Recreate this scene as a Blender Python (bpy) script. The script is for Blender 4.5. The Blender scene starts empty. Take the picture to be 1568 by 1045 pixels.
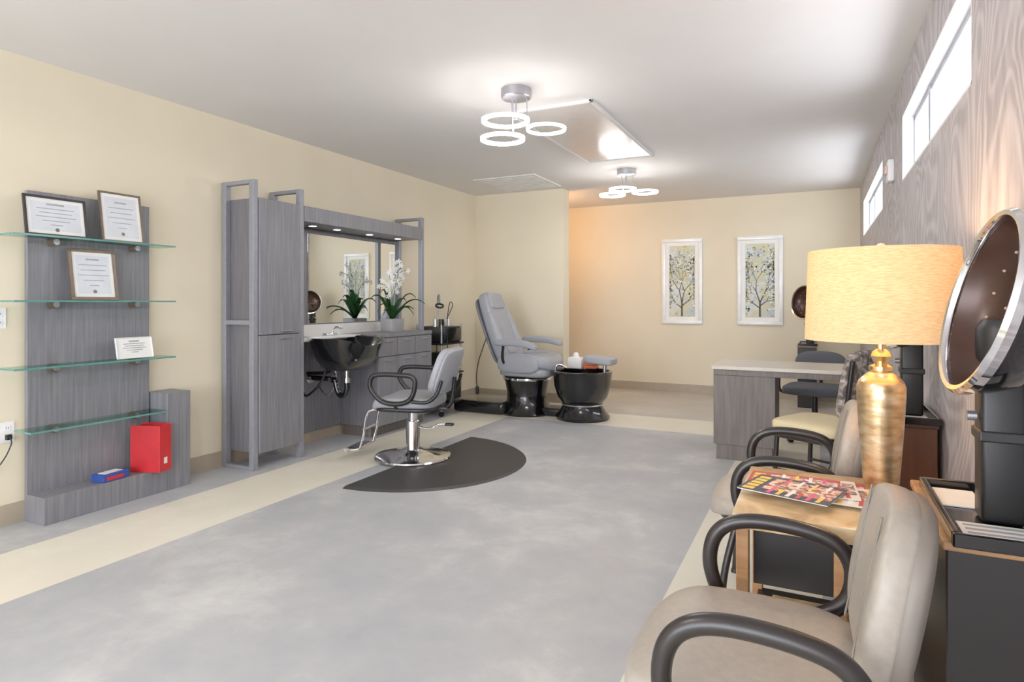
import bpy, bmesh, math, random
from mathutils import Vector, Matrix, Euler
random.seed(7)
S=bpy.context.scene
COL=S.collection
def lin(c):
    out=[]
    for v in c[:3]:
        v=v/255.0
        out.append(v/12.92 if v<=0.04045 else ((v+0.055)/1.055)**2.4)
    return (out[0],out[1],out[2],1)
# ---------------------------------------------------------------- materials
def newmat(name):
    m=bpy.data.materials.new(name); m.use_nodes=True
    nt=m.node_tree; b=nt.nodes['Principled BSDF']
    return m,nt,b
def M(name,col,rough=.5,metal=0,var=0,scale=12,stretch=(1,1,1),bump=0,emit=None,es=0,coat=0,detail=4):
    m,nt,b=newmat(name)
    b.inputs['Base Color'].default_value=lin(col)
    b.inputs['Roughness'].default_value=rough
    b.inputs['Metallic'].default_value=metal
    if coat: b.inputs['Coat Weight'].default_value=coat
    if var or bump:
        tc=nt.nodes.new('ShaderNodeTexCoord'); mp=nt.nodes.new('ShaderNodeMapping')
        mp.inputs['Scale'].default_value=stretch
        nz=nt.nodes.new('ShaderNodeTexNoise'); nz.inputs['Scale'].default_value=scale; nz.inputs['Detail'].default_value=detail
        nt.links.new(tc.outputs['Object'],mp.inputs[0]); nt.links.new(mp.outputs[0],nz.inputs['Vector'])
        if var:
            cr=nt.nodes.new('ShaderNodeValToRGB')
            c1=[max(0,v*(1-var)) for v in col]; c2=[min(255,v*(1+var)) for v in col]
            cr.color_ramp.elements[0].position=.3; cr.color_ramp.elements[1].position=.7
            cr.color_ramp.elements[0].color=lin(c1); cr.color_ramp.elements[1].color=lin(c2)
            nt.links.new(nz.outputs['Fac'],cr.inputs[0]); nt.links.new(cr.outputs[0],b.inputs['Base Color'])
        if bump:
            bp=nt.nodes.new('ShaderNodeBump'); bp.inputs['Strength'].default_value=bump; bp.inputs['Distance'].default_value=.01
            nt.links.new(nz.outputs['Fac'],bp.inputs['Height']); nt.links.new(bp.outputs[0],b.inputs['Normal'])
    if emit:
        b.inputs['Emission Color'].default_value=lin(emit); b.inputs['Emission Strength'].default_value=es
    return m
def ramp_mat(name,stops,scale=5,rough=.5,stretch=(1,1,1),tex='noise',detail=3,dist=0,coat=0,bump=0):
    m,nt,b=newmat(name)
    tc=nt.nodes.new('ShaderNodeTexCoord'); mp=nt.nodes.new('ShaderNodeMapping'); mp.inputs['Scale'].default_value=stretch
    nt.links.new(tc.outputs['Object'],mp.inputs[0])
    if tex=='noise':
        t=nt.nodes.new('ShaderNodeTexNoise'); t.inputs['Detail'].default_value=detail; t.inputs['Distortion'].default_value=dist; out=t.outputs['Fac']
    else:
        t=nt.nodes.new('ShaderNodeTexVoronoi'); out=t.outputs['Color']
    t.inputs['Scale'].default_value=scale
    nt.links.new(mp.outputs[0],t.inputs['Vector'])
    cr=nt.nodes.new('ShaderNodeValToRGB'); e=cr.color_ramp.elements
    e[0].position=stops[0][0]; e[0].color=lin(stops[0][1]); e[1].position=stops[-1][0]; e[1].color=lin(stops[-1][1])
    for p,c in stops[1:-1]:
        x=e.new(p); x.color=lin(c)
    nt.links.new(out,cr.inputs[0]); nt.links.new(cr.outputs[0],b.inputs['Base Color'])
    b.inputs['Roughness'].default_value=rough
    if coat: b.inputs['Coat Weight'].default_value=coat
    if bump:
        bp=nt.nodes.new('ShaderNodeBump'); bp.inputs['Strength'].default_value=bump; bp.inputs['Distance'].default_value=.01
        nt.links.new(out,bp.inputs['Height']); nt.links.new(bp.outputs[0],b.inputs['Normal'])
    return m
def floor_mat(name,base,light,rough):
    m,nt,b=newmat(name)
    tc=nt.nodes.new('ShaderNodeTexCoord')
    n1=nt.nodes.new('ShaderNodeTexNoise'); n1.inputs['Scale'].default_value=1.9; n1.inputs['Detail'].default_value=12; n1.inputs['Roughness'].default_value=.68; n1.inputs['Distortion'].default_value=.12
    n2=nt.nodes.new('ShaderNodeTexNoise'); n2.inputs['Scale'].default_value=.8; n2.inputs['Detail'].default_value=3
    nt.links.new(tc.outputs['Object'],n1.inputs['Vector']); nt.links.new(tc.outputs['Object'],n2.inputs['Vector'])
    ad=nt.nodes.new('ShaderNodeMath'); ad.operation='MULTIPLY_ADD'; ad.inputs[1].default_value=.45
    nt.links.new(n2.outputs['Fac'],ad.inputs[0]); nt.links.new(n1.outputs['Fac'],ad.inputs[2])
    cr=nt.nodes.new('ShaderNodeValToRGB'); e=cr.color_ramp.elements
    e[0].position=.50; e[0].color=lin(base); e[1].position=.95; e[1].color=lin(light)
    x=e.new(.74); x.color=lin([(a*.66+c*.34) for a,c in zip(base,light)])
    nt.links.new(ad.outputs[0],cr.inputs[0]); nt.links.new(cr.outputs[0],b.inputs['Base Color'])
    b.inputs['Roughness'].default_value=rough
    return m
def woodwall_mat():
    m,nt,b=newmat('wood_grain_wall')
    tc=nt.nodes.new('ShaderNodeTexCoord'); mp=nt.nodes.new('ShaderNodeMapping'); mp.inputs['Scale'].default_value=(1,1.25,.75)
    n=nt.nodes.new('ShaderNodeTexNoise'); n.inputs['Scale'].default_value=1.6; n.inputs['Detail'].default_value=1.6; n.inputs['Roughness'].default_value=.35; n.inputs['Distortion'].default_value=.7
    nt.links.new(tc.outputs['Object'],mp.inputs[0]); nt.links.new(mp.outputs[0],n.inputs['Vector'])
    mu=nt.nodes.new('ShaderNodeMath'); mu.operation='MULTIPLY'; mu.inputs[1].default_value=120
    si=nt.nodes.new('ShaderNodeMath'); si.operation='SINE'
    nt.links.new(n.outputs['Fac'],mu.inputs[0]); nt.links.new(mu.outputs[0],si.inputs[0])
    mr=nt.nodes.new('ShaderNodeMapRange'); mr.inputs['From Min'].default_value=-.6; mr.inputs['From Max'].default_value=1
    nt.links.new(si.outputs[0],mr.inputs['Value'])
    n3=nt.nodes.new('ShaderNodeTexNoise'); n3.inputs['Scale'].default_value=4; n3.inputs['Detail'].default_value=4
    mp3=nt.nodes.new('ShaderNodeMapping'); mp3.inputs['Scale'].default_value=(1,5,1)
    nt.links.new(tc.outputs['Object'],mp3.inputs[0]); nt.links.new(mp3.outputs[0],n3.inputs['Vector'])
    mx=nt.nodes.new('ShaderNodeMath'); mx.operation='MULTIPLY_ADD'; mx.inputs[1].default_value=.38
    nt.links.new(mr.outputs[0],mx.inputs[0]); nt.links.new(n3.outputs['Fac'],mx.inputs[2])
    cr=nt.nodes.new('ShaderNodeValToRGB'); e=cr.color_ramp.elements
    e[0].position=.38; e[0].color=lin((160,154,157)); e[1].position=.95; e[1].color=lin((200,193,193))
    nt.links.new(mx.outputs[0],cr.inputs[0]); nt.links.new(cr.outputs[0],b.inputs['Base Color'])
    b.inputs['Roughness'].default_value=.6
    return m
def glass_mat(name,col,fac):
    m=bpy.data.materials.new(name); m.use_nodes=True; nt=m.node_tree; nt.nodes.clear()
    o=nt.nodes.new('ShaderNodeOutputMaterial'); t=nt.nodes.new('ShaderNodeBsdfTransparent'); t.inputs[0].default_value=lin(col)
    g=nt.nodes.new('ShaderNodeBsdfGlossy'); g.inputs['Roughness'].default_value=.03
    mx=nt.nodes.new('ShaderNodeMixShader'); mx.inputs[0].default_value=fac
    nt.links.new(t.outputs[0],mx.inputs[1]); nt.links.new(g.outputs[0],mx.inputs[2]); nt.links.new(mx.outputs[0],o.inputs[0])
    return m
def shade_mat():
    m=bpy.data.materials.new('linen_shade'); m.use_nodes=True; nt=m.node_tree; nt.nodes.clear()
    o=nt.nodes.new('ShaderNodeOutputMaterial')
    tc=nt.nodes.new('ShaderNodeTexCoord'); mp=nt.nodes.new('ShaderNodeMapping'); mp.inputs['Scale'].default_value=(40,40,320)
    n=nt.nodes.new('ShaderNodeTexNoise'); n.inputs['Scale'].default_value=1.2; n.inputs['Detail'].default_value=5
    nt.links.new(tc.outputs['Object'],mp.inputs[0]); nt.links.new(mp.outputs[0],n.inputs['Vector'])
    cr=nt.nodes.new('ShaderNodeValToRGB'); e=cr.color_ramp.elements
    e[0].position=.3; e[0].color=lin((218,186,134)); e[1].position=.7; e[1].color=lin((240,216,170))
    nt.links.new(n.outputs['Fac'],cr.inputs[0])
    d=nt.nodes.new('ShaderNodeBsdfDiffuse'); t=nt.nodes.new('ShaderNodeBsdfTranslucent'); em=nt.nodes.new('ShaderNodeEmission'); em.inputs[1].default_value=.12
    for x in (d,t,em): nt.links.new(cr.outputs[0],x.inputs[0])
    mx=nt.nodes.new('ShaderNodeMixShader'); mx.inputs[0].default_value=.28
    nt.links.new(d.outputs[0],mx.inputs[1]); nt.links.new(t.outputs[0],mx.inputs[2])
    ad=nt.nodes.new('ShaderNodeAddShader'); nt.links.new(mx.outputs[0],ad.inputs[0]); nt.links.new(em.outputs[0],ad.inputs[1])
    nt.links.new(ad.outputs[0],o.inputs[0]); return m

wall_m=M('cream_wall',(226,214,187),.75,var=.012,scale=2)
ceil_m=M('ceiling_paint',(224,221,218),.85,var=.01,scale=1.5)
base_m=M('taupe_baseboard',(168,154,134),.5,var=.02)
gray_f=floor_mat('gray_concrete_floor',(158,160,164),(204,203,200),.5)
cream_f=floor_mat('cream_floor',(220,213,193),(234,228,212),.5)
tan_f=floor_mat('tan_floor',(176,170,160),(204,198,186),.42)
wood_wall=woodwall_mat()
white_t=M('white_trim',(238,238,238),.4,var=.01)
sash_m=M('window_sash',(156,160,168),.4,var=.02)
gwood=ramp_mat('gray_woodgrain',[(.3,(106,105,110)),(.5,(118,117,122)),(.7,(130,129,134))],scale=3,rough=.42,stretch=(22,22,1.0),detail=6)
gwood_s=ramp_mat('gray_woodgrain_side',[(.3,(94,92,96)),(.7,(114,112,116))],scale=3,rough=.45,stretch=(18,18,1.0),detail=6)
gwood_d=ramp_mat('dark_woodgrain',[(.3,(88,79,74)),(.7,(110,100,93))],scale=3,rough=.45,stretch=(14,14,1.2),detail=6)
steel=M('brushed_steel',(170,170,176),.35,.85,var=.03,scale=40,stretch=(1,1,.1))
fsteel=M('painted_gray_steel',(142,143,150),.45,.3,var=.03,scale=30)
chrome=M('chrome',(225,225,228),.08,1,var=.01)
black_g=M('black_gloss',(12,12,14),.16,var=.05,coat=.4)
black_m=M('black_plastic',(20,19,20),.42,var=.06,scale=30)
mat_m=M('rubber_mat',(48,46,46),.5,var=.06,scale=60,bump=.1)
leather=M('gray_leather',(156,158,164),.42,var=.02,scale=60,bump=.08)
taupe_l=M('taupe_vinyl',(161,151,139),.42,var=.03,scale=50,bump=.08)
taupe_dk=M('taupe_vinyl_piping',(122,113,104),.5,var=.03)
espresso=M('espresso_plastic',(34,28,27),.32,var=.08,scale=20)
brown_l=M('brown_laminate',(96,60,42),.35,var=.1,scale=6,stretch=(8,8,1))
blackbox=M('black_laminate',(26,21,20),.38,var=.06,scale=20)
mirror_m=M('mirror_silver',(235,240,240),.015,1,var=.002)
cream_v=M('cream_vinyl',(226,208,162),.45,var=.02)
gold=ramp_mat('champagne_crackle',[(.3,(180,142,96)),(.5,(222,190,144)),(.7,(245,226,190))],scale=14,rough=.28,stretch=(1,1,3),detail=8,bump=.12)
gold.node_tree.nodes['Principled BSDF'].inputs['Metallic'].default_value=.85
shade=shade_mat()
ring_e=M('led_ring',(255,255,255),.4,emit=(255,250,246),es=36,var=.001)
spot_e=M('led_spot',(255,255,255),.4,emit=(255,248,235),es=12,var=.001)
glass=glass_mat('clear_glass',(226,242,236),.12)
glass_edge=M('glass_edge_green',(84,140,132),.15,var=.05)
wglass=glass_mat('window_glass',(252,253,255),.05)
paper=M('white_paper',(238,236,232),.5,var=.01)
cert_in=M('certificate_field',(214,218,224),.5,var=.02)
ink=M('print_gray',(160,160,164),.6,var=.05)
red=M('red_plastic',(205,28,36),.35,var=.04)
red_d=M('red_binder_dark',(186,26,34),.4,var=.04)  # darker red, used on the front cover and page block
blue=M('blue_card',(40,70,150),.4,var=.05)
wtop=M('white_laminate',(222,220,217),.35,var=.02)
dtop=ramp_mat('pale_wood_laminate',[(.3,(196,186,170)),(.7,(212,203,188))],scale=4,rough=.3,stretch=(1.2,16,1),detail=5)
frame_k=M('black_frame',(34,32,32),.4,var=.05)
frame_b=M('bronze_frame',(104,88,72),.35,.3,var=.08,scale=30)
stone=ramp_mat('travertine',[(.25,(160,126,88)),(.5,(204,172,126)),(.7,(222,198,156)),(.85,(176,138,94))],scale=9,rough=.3,detail=8,dist=1.2)
tanw=ramp_mat('honey_wood',[(.3,(150,104,66)),(.7,(186,140,94))],scale=5,rough=.35,stretch=(1,8,8),detail=5)
leaf=M('orchid_leaf',(46,92,48),.4,var=.2,scale=10)
petal=M('orchid_petal',(244,244,240),.6,var=.02)
stem_m=M('orchid_stem',(98,118,70),.6,var=.1)
hood_b=M('bronze_hood_lining',(64,38,27),.3,.3,var=.1,scale=12)
mag_m=[ramp_mat('magazine_photo_a',[(.1,(30,36,70)),(.3,(232,190,160)),(.45,(245,240,232)),(.6,(200,40,50)),(.75,(120,70,50)),(.9,(235,180,60))],scale=75,rough=.3,tex='vor'),
       ramp_mat('magazine_photo_b',[(.15,(240,225,205)),(.35,(150,40,50)),(.5,(236,196,170)),(.7,(90,90,120)),(.85,(40,35,45))],scale=80,rough=.3,tex='vor'),
       ramp_mat('magazine_photo_c',[(.2,(240,235,225)),(.45,(205,60,70)),(.6,(90,60,110)),(.8,(240,220,160))],scale=70,rough=.3,tex='vor')]
mag_base=[M('cover_navy',(44,44,72),.3,var=.05),M('cover_white',(232,222,212),.3,var=.02),M('cover_red',(190,44,50),.3,var=.03)]
mag_y=M('cover_yellow_print',(244,206,60),.3,var=.03)
mag_p=M('cover_pink_print',(226,70,120),.3,var=.03)
art_m=ramp_mat('painted_canvas',[(.2,(138,150,156)),(.4,(188,196,196)),(.5,(206,202,158)),(.62,(210,214,212)),(.8,(160,166,150))],scale=4.2,rough=.6,detail=6,dist=.4)
branch_m=M('painted_branch',(92,88,88),.7,var=.1)
blossom_m=M('painted_blossom',(226,230,230),.7,var=.05)
blos2_m=M('painted_gray_blossom',(124,138,152),.7,var=.08)
olive_m=M('painted_leaf',(178,170,104),.7,var=.15,scale=8)
pat=ramp_mat('mottled_fabric',[(.35,(96,84,78)),(.5,(140,128,120)),(.62,(190,180,168))],scale=34,rough=.8,detail=2)
orange=M('coral_towel',(222,110,70),.8,var=.05,bump=.2,scale=80)
# ---------------------------------------------------------------- builders
def E(name,loc=(0,0,0),rz=0):
    o=bpy.data.objects.new(name,None); o.empty_display_size=.1; COL.objects.link(o); o.location=loc; o.rotation_euler=(0,0,rz); return o
def fin(bm,name,mat,p=None,sm=None,mats=None):
    me=bpy.data.meshes.new(name); bm.normal_update(); bm.to_mesh(me); bm.free()
    for m in (mats or [mat]): me.materials.append(m)
    if sm is not None:
        me.shade_smooth(); me.set_sharp_from_angle(angle=math.radians(sm))
    o=bpy.data.objects.new(name,me); COL.objects.link(o)
    if p: o.parent=p
    return o
def box(p,name,a,b,mat,bev=.003,seg=2,rot=None):
    a=Vector(a); b=Vector(b); c=(a+b)/2; d=b-a
    bm=bmesh.new(); bmesh.ops.create_cube(bm,size=1)
    bmesh.ops.scale(bm,vec=[abs(x) for x in d],verts=bm.verts)
    if bev: bmesh.ops.bevel(bm,geom=bm.edges[:],offset=min(bev,min(abs(x) for x in d)*.45),segments=seg,affect='EDGES',profile=.5)
    o=fin(bm,name,mat,p,40 if bev>.004 else None); o.location=c
    if rot: o.rotation_euler=rot
    return o
def lathe(p,name,prof,mat,n=48,loc=(0,0,0),axis=None,sm=35,closed=False):
    bm=bmesh.new(); rings=[]
    for r,z in prof:
        if r<1e-5: rings.append([bm.verts.new((0,0,z))])
        else: rings.append([bm.verts.new((r*math.cos(2*math.pi*i/n),r*math.sin(2*math.pi*i/n),z)) for i in range(n)])
    prs=list(zip(rings,rings[1:]))
    if closed: prs.append((rings[-1],rings[0]))
    for A,B in prs:
        for i in range(n):
            j=(i+1)%n
            if len(A)==1 and len(B)==1: continue
            if len(A)==1: bm.faces.new((A[0],B[j],B[i]))
            elif len(B)==1: bm.faces.new((A[i],A[j],B[0]))
            else: bm.faces.new((A[i],A[j],B[j],B[i]))
    bmesh.ops.recalc_face_normals(bm,faces=bm.faces)
    o=fin(bm,name,mat,p,sm); o.location=loc
    if axis is not None:
        o.rotation_mode='QUATERNION'; o.rotation_quaternion=Vector((0,0,1)).rotation_difference(Vector(axis).normalized())
    return o
def cyl(p,name,a,b,r,mat,r2=None,n=24):
    a=Vector(a); b=Vector(b); L=(b-a).length; r2=r if r2 is None else r2
    return lathe(p,name,[(0,0),(r,0),(r2,L),(0,L)],mat,n,a,(b-a))
def catmull(pts,closed,k=8):
    P=[Vector(q) for q in pts]; n=len(P); out=[]
    rng=n if closed else n-1
    for i in range(rng):
        if closed: p0,p1,p2,p3=P[(i-1)%n],P[i],P[(i+1)%n],P[(i+2)%n]
        else: p0,p1,p2,p3=P[max(i-1,0)],P[i],P[i+1],P[min(i+2,n-1)]
        for j in range(k):
            t=j/k; out.append(.5*((2*p1)+(-p0+p2)*t+(2*p0-5*p1+4*p2-p3)*t*t+(-p0+3*p1-3*p2+p3)*t**3))
    if not closed: out.append(P[-1])
    return out
def tube(p,name,pts,r,mat,closed=False,smooth=True,k=8):
    P=catmull(pts,closed,k) if smooth else [Vector(q) for q in pts]
    cu=bpy.data.curves.new(name,'CURVE'); cu.dimensions='3D'; sp=cu.splines.new('POLY'); sp.points.add(len(P)-1)
    for i,q in enumerate(P): sp.points[i].co=(q.x,q.y,q.z,1)
    sp.use_cyclic_u=closed; cu.bevel_depth=r; cu.bevel_resolution=4; cu.use_fill_caps=not closed
    t=bpy.data.objects.new('tmp',cu); COL.objects.link(t)
    bpy.context.view_layer.update(); dg=bpy.context.evaluated_depsgraph_get()
    me=bpy.data.meshes.new_from_object(t.evaluated_get(dg)); bpy.data.objects.remove(t)
    me.name=name; me.materials.clear(); me.materials.append(mat); me.shade_smooth(); me.set_sharp_from_angle(angle=math.radians(50))
    o=bpy.data.objects.new(name,me); COL.objects.link(o)
    if p: o.parent=p
    return o
def pad(p,name,sx,sy,sz,mat,loc=(0,0,0),rot=(0,0,0),e1=.45,e2=.4,fn=None,nu=20,nv=56):
    bm=bmesh.new(); rings=[]
    f=lambda v,e:(abs(v)**e)*(1 if v>=0 else -1)
    for i in range(nu+1):
        u=-math.pi/2+math.pi*i/nu; cu_,su=f(math.cos(u),e1),f(math.sin(u),e1)
        if i in (0,nu): rings.append([(0,0,sz*su)])
        else: rings.append([(sx*cu_*f(math.cos(2*math.pi*j/nv),e2),sy*cu_*f(math.sin(2*math.pi*j/nv),e2),sz*su) for j in range(nv)])
    V=[[bm.verts.new(fn(*q) if fn else q) for q in r] for r in rings]
    for A,B in zip(V,V[1:]):
        for i in range(nv):
            j=(i+1)%nv
            if len(A)==1: bm.faces.new((A[0],B[j],B[i]))
            elif len(B)==1: bm.faces.new((A[i],A[j],B[0]))
            else: bm.faces.new((A[i],A[j],B[j],B[i]))
    bmesh.ops.recalc_face_normals(bm,faces=bm.faces)
    o=fin(bm,name,mat,p,60); o.location=loc; o.rotation_euler=rot; return o
def loft(p,name,rings,mat,n=48,e=.6,loc=(0,0,0),cap=True,sm=40):
    f=lambda v,e:(abs(v)**e)*(1 if v>=0 else -1)
    bm=bmesh.new(); V=[]
    for (cx,cy,z,hx,hy,dz) in rings:
        V.append([bm.verts.new((cx+hx*f(math.cos(2*math.pi*j/n),e),cy+hy*f(math.sin(2*math.pi*j/n),e),z+dz*max(0,math.cos(2*math.pi*j/n))**4)) for j in range(n)])
    for A,B in zip(V,V[1:]):
        for i in range(n):
            j=(i+1)%n; bm.faces.new((A[i],A[j],B[j],B[i]))
    if cap: bm.faces.new(V[0]); bm.faces.new(V[-1])
    bmesh.ops.recalc_face_normals(bm,faces=bm.faces)
    o=fin(bm,name,mat,p,sm); o.location=loc; return o
def plate(name,a,b,mat):
    return box(None,name,a,b,mat,0)
# ---------------------------------------------------------------- room
XL,XR,YN,YB,H=-4.08,.476,-3.0,8.76,2.66
xs=[XL,-3.63,-3.03,-.583,.02,XR]; ys=[YN,6.05,6.75,YB]
bm=bmesh.new()
for i in range(5):
    for j in range(3):
        cr=((i in (1,3)) and j<2) or (i in (1,2,3) and j==1)
        f=bm.faces.new([bm.verts.new(v) for v in ((xs[i],ys[j],0),(xs[i+1],ys[j],0),(xs[i+1],ys[j+1],0),(xs[i],ys[j+1],0))])
        f.material_index=1 if cr else (2 if j==2 or (i==4 and j==1) else 0)
bmesh.ops.remove_doubles(bm,verts=bm.verts,dist=1e-4)
r=bmesh.ops.extrude_face_region(bm,geom=bm.faces[:])
for g in r['geom']:
    if isinstance(g,bmesh.types.BMVert): g.co.z-=.1
bmesh.ops.recalc_face_normals(bm,faces=bm.faces)
fin(bm,'floor',None,None,None,[gray_f,cream_f,tan_f])
plate('ceiling',(XL-.15,YN-.15,H),(XR+.15,YB+.15,H+.1),ceil_m)
plate('wall_left',(XL-.12,YN,0),(XL,YB,H),wall_m)
plate('wall_back',(XL-.12,YB,0),(XR+.12,YB+.12,H),wall_m)
plate('wall_partition',(XL,7.18,0),(-2.825,7.38,H),wall_m)
def wall_with_holes(name,axis,c0,c1,u0,u1,z0,z1,holes,mat):
    us=sorted({u0,u1,*[h[0] for h in holes],*[h[1] for h in holes]}); zs=sorted({z0,z1,*[h[2] for h in holes],*[h[3] for h in holes]})
    bm=bmesh.new()
    for a,b in zip(us,us[1:]):
        for c,d in zip(zs,zs[1:]):
            um,zm=(a+b)/2,(c+d)/2
            if any(h[0]<um<h[1] and h[2]<zm<h[3] for h in holes): continue
            q=[(c0,a,c),(c0,b,c),(c0,b,d),(c0,a,d)]
            if axis=='y': q=[(y,x,z) for x,y,z in q]
            bm.faces.new([bm.verts.new(v) for v in q])
    bmesh.ops.remove_doubles(bm,verts=bm.verts,dist=1e-4)
    r=bmesh.ops.extrude_face_region(bm,geom=bm.faces[:])
    for g in r['geom']:
        if isinstance(g,bmesh.types.BMVert):
            if axis=='x': g.co.x+=c1-c0
            else: g.co.y+=c1-c0
    bmesh.ops.recalc_face_normals(bm,faces=bm.faces)
    return fin(bm,name,mat)
W1=(2.61,4.55,2.0,2.41); W2=(5.85,8.15,2.0,2.41)
wall_with_holes('wall_right','x',XR,XR+.16,YN,YB,0,H,[W1,W2],wood_wall)
RW=(-3.9,0.3,.1,2.55)  # opening for the added fill window behind the camera
wall_with_holes('wall_rear','y',YN,YN-.12,XL,XR,0,H,[RW],wall_m)
def window_x(name,w):
    e=E(name,(XR,0,0)); y0,y1,z0,z1=w
    t=.012
    for n,a,b in (('lining_bottom',(.0,y0,z0),(.15,y1,z0+t)),('lining_top',(.0,y0,z1-t),(.15,y1,z1)),('lining_near',(.0,y0,z0),(.15,y0+t,z1)),('lining_far',(.0,y1-t,z0),(.15,y1,z1))):
        box(e,n,a,b,white_t,0)
    f=.03; ym=y0+(y1-y0)*.66
    for n,a,b in (('sash_bottom',(.06,y0+t,z0+t),(.13,y1-t,z0+t+f)),('sash_top',(.06,y0+t,z1-t-f),(.13,y1-t,z1-t)),('sash_near',(.06,y0+t,z0+t),(.13,y0+t+f,z1-t)),('sash_far',(.06,y1-t-f,z0+t),(.13,y1-t,z1-t)),('mullion',(.055,ym,z0+t),(.13,ym+.05,z1-t))):
        box(e,n,a,b,sash_m,.003)
    box(e,'glass_pane',(.108,y0+t+.01,z0+t+.01),(.112,y1-t-.01,z1-t-.01),wglass,0)
window_x('window_1',W1); window_x('window_2',W2)
e=E('added_rear_window',(0,YN,0)); x0,x1,z0,z1=RW  # unseen storefront window, added so daylight fills the interior
for i in range(5):
    x=x0+(x1-x0-.06)*i/4; box(e,'mullion_%d'%i,(x,-.1,z0),(x+.06,-.02,z1),white_t)
for n,z in (('rail_bottom',z0),('rail_top',z1-.06)): box(e,n,(x0,-.1,z),(x1,-.02,z+.06),white_t)
box(e,'glass_pane',(x0+.02,-.063,z0+.02),(x1-.02,-.057,z1-.02),wglass,0)
bh=.115
plate('baseboard_left',(XL,YN,0),(XL+.014,7.18,bh),base_m)
plate('baseboard_back',(XL,YB-.014,0),(XR,YB,bh),base_m)
plate('baseboard_partition',(XL+.014,7.166,0),(-2.825,7.18,bh),base_m)
plate('baseboard_partition_end',(-2.825,7.166,0),(-2.811,7.38,bh),base_m)
plate('baseboard_right',(XR-.014,YN,0),(XR,YB-.014,bh),base_m)
e=E('ceiling_access_hatch',(0,0,H))
hx0,hx1,hy0,hy1=-2.07,-1.40,4.1,5.92
hatchm=M('satin_hatch_panel',(208,204,202),.2,var=.01)
box(e,'panel',(hx0+.02,hy0+.02,-.012),(hx1-.02,hy1-.02,0),hatchm,.002)
for n,a,b in (('trim_a',(hx0,hy0,-.02),(hx0+.025,hy1,0)),('trim_b',(hx1-.025,hy0,-.02),(hx1,hy1,0)),('trim_c',(hx0,hy0,-.02),(hx1,hy0+.025,0)),('trim_d',(hx0,hy1-.025,-.02),(hx1,hy1,0))): box(e,n,a,b,ceil_m,.003)
e=E('ceiling_vent',(0,0,H))
box(e,'frame',(-3.55,6.2,-.014),(-2.78,7.0,0),ceil_m,.004)
for i in range(9): box(e,'louver_%d'%i,(-3.5,6.26+i*.08,-.02),(-2.83,6.29+i*.08,-.012),ceil_m,.002)

# ---------------------------------------------------------------- ceiling lights
def ring(p,name,c,R,w=.042,t=.016):
    ri=R-w
    if w<.018: t=.011
    return lathe(p,name,[(R,t/2),(R,-t/2),(ri,-t/2),(ri,t/2)],ring_e,56,c,closed=True,sm=30)
def fixture(loc,rings):
    e=E('ring_ceiling_light',loc)
    lathe(e,'canopy',[(0,0),(.1,0),(.1,-.055),(.094,-.062),(0,-.062)],steel,48)
    for i,(dx,dy,z,R,w) in enumerate(rings):
        ring(e,'ring_%d'%i,(dx,dy,z),R,w)
        lathe(e,'ring_cap_%d'%i,[(R+.003,.009),(R-w-.003,.009),(R-w-.003,.013),(R+.003,.013)],steel,56,(dx,dy,z),closed=True)
        L=math.hypot(dx,dy); k=max(0,(L-R+w/2))/L if L>1e-6 else 0
        a=Vector((dx*.35,dy*.35,-.06)); 
        if a.xy.length>.08: a=Vector((a.x*.08/a.xy.length,a.y*.08/a.xy.length,-.06))
        b=Vector((dx*k,dy*k,z+.014)) if k>0 else Vector((dx*.2,dy*.2,z+.014))
        cyl(e,'rod_%d'%i,a,b,.004,steel)
    cyl(e,'hub_stem',(0,0,-.06),(0,0,-.2),.006,steel)
    return e
cth,sth=.8973,.4415
def Rg(r,d,z,R,w):
    return (r*cth-d*sth, r*sth+d*cth,z,R,w)
fixture((-1.79,3.70,H),[Rg(-.07,-.02,-.215,.158,.026),Rg(-.09,.04,-.32,.148,.024),Rg(.20,.02,-.26,.132,.013)])
fixture((-1.82,6.46,H),[Rg(-.155,-.02,-.275,.135,.024),Rg(-.02,.12,-.19,.145,.024),Rg(.19,-.03,-.245,.135,.024)])
fixture((-1.80,0.4,H),[Rg(-.155,-.02,-.26,.14,.042),Rg(-.02,.12,-.2,.15,.04),Rg(.19,-.03,-.235,.14,.04)])  # third fixture outside the view, added as interior fill light

# ---------------------------------------------------------------- display shelf
e=E('retail_display_shelf',(XL,0,0))
box(e,'back_panel',(0.015,1.95,.15),(.045,2.67,1.89),gwood)
box(e,'base_plinth',(0.015,1.95,0),(.215,2.68,.154),gwood)
box(e,'side_tower',(0.015,2.68,0),(.215,2.85,.645),gwood)
for i,(z,y0,y1) in enumerate(((1.62,1.80,2.73),(1.255,1.80,2.73),(.885,1.80,2.73),(.53,1.88,2.67))):
    box(e,'glass_shelf_%d'%i,(.06,y0,z-.005),(.23,y1,z+.005),glass,0)
    box(e,'glass_edge_%d'%i,(.23,y0,z-.005),(.2325,y1,z+.005),glass_edge,0)
    box(e,'glass_side_%d'%i,(.06,y0-.002,z-.005),(.23,y0,z+.005),glass_edge,0)
    for j,y in enumerate((2.07,2.55)):
        cyl(e,'standoff_%d_%d'%(i,j),(.045,y,z-.02),(.1,y,z-.02),.024,frame_b)
        cyl(e,'standoff_cap_%d_%d'%(i,j),(.10,y,z-.02),(.11,y,z-.02),.017,steel)
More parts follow.
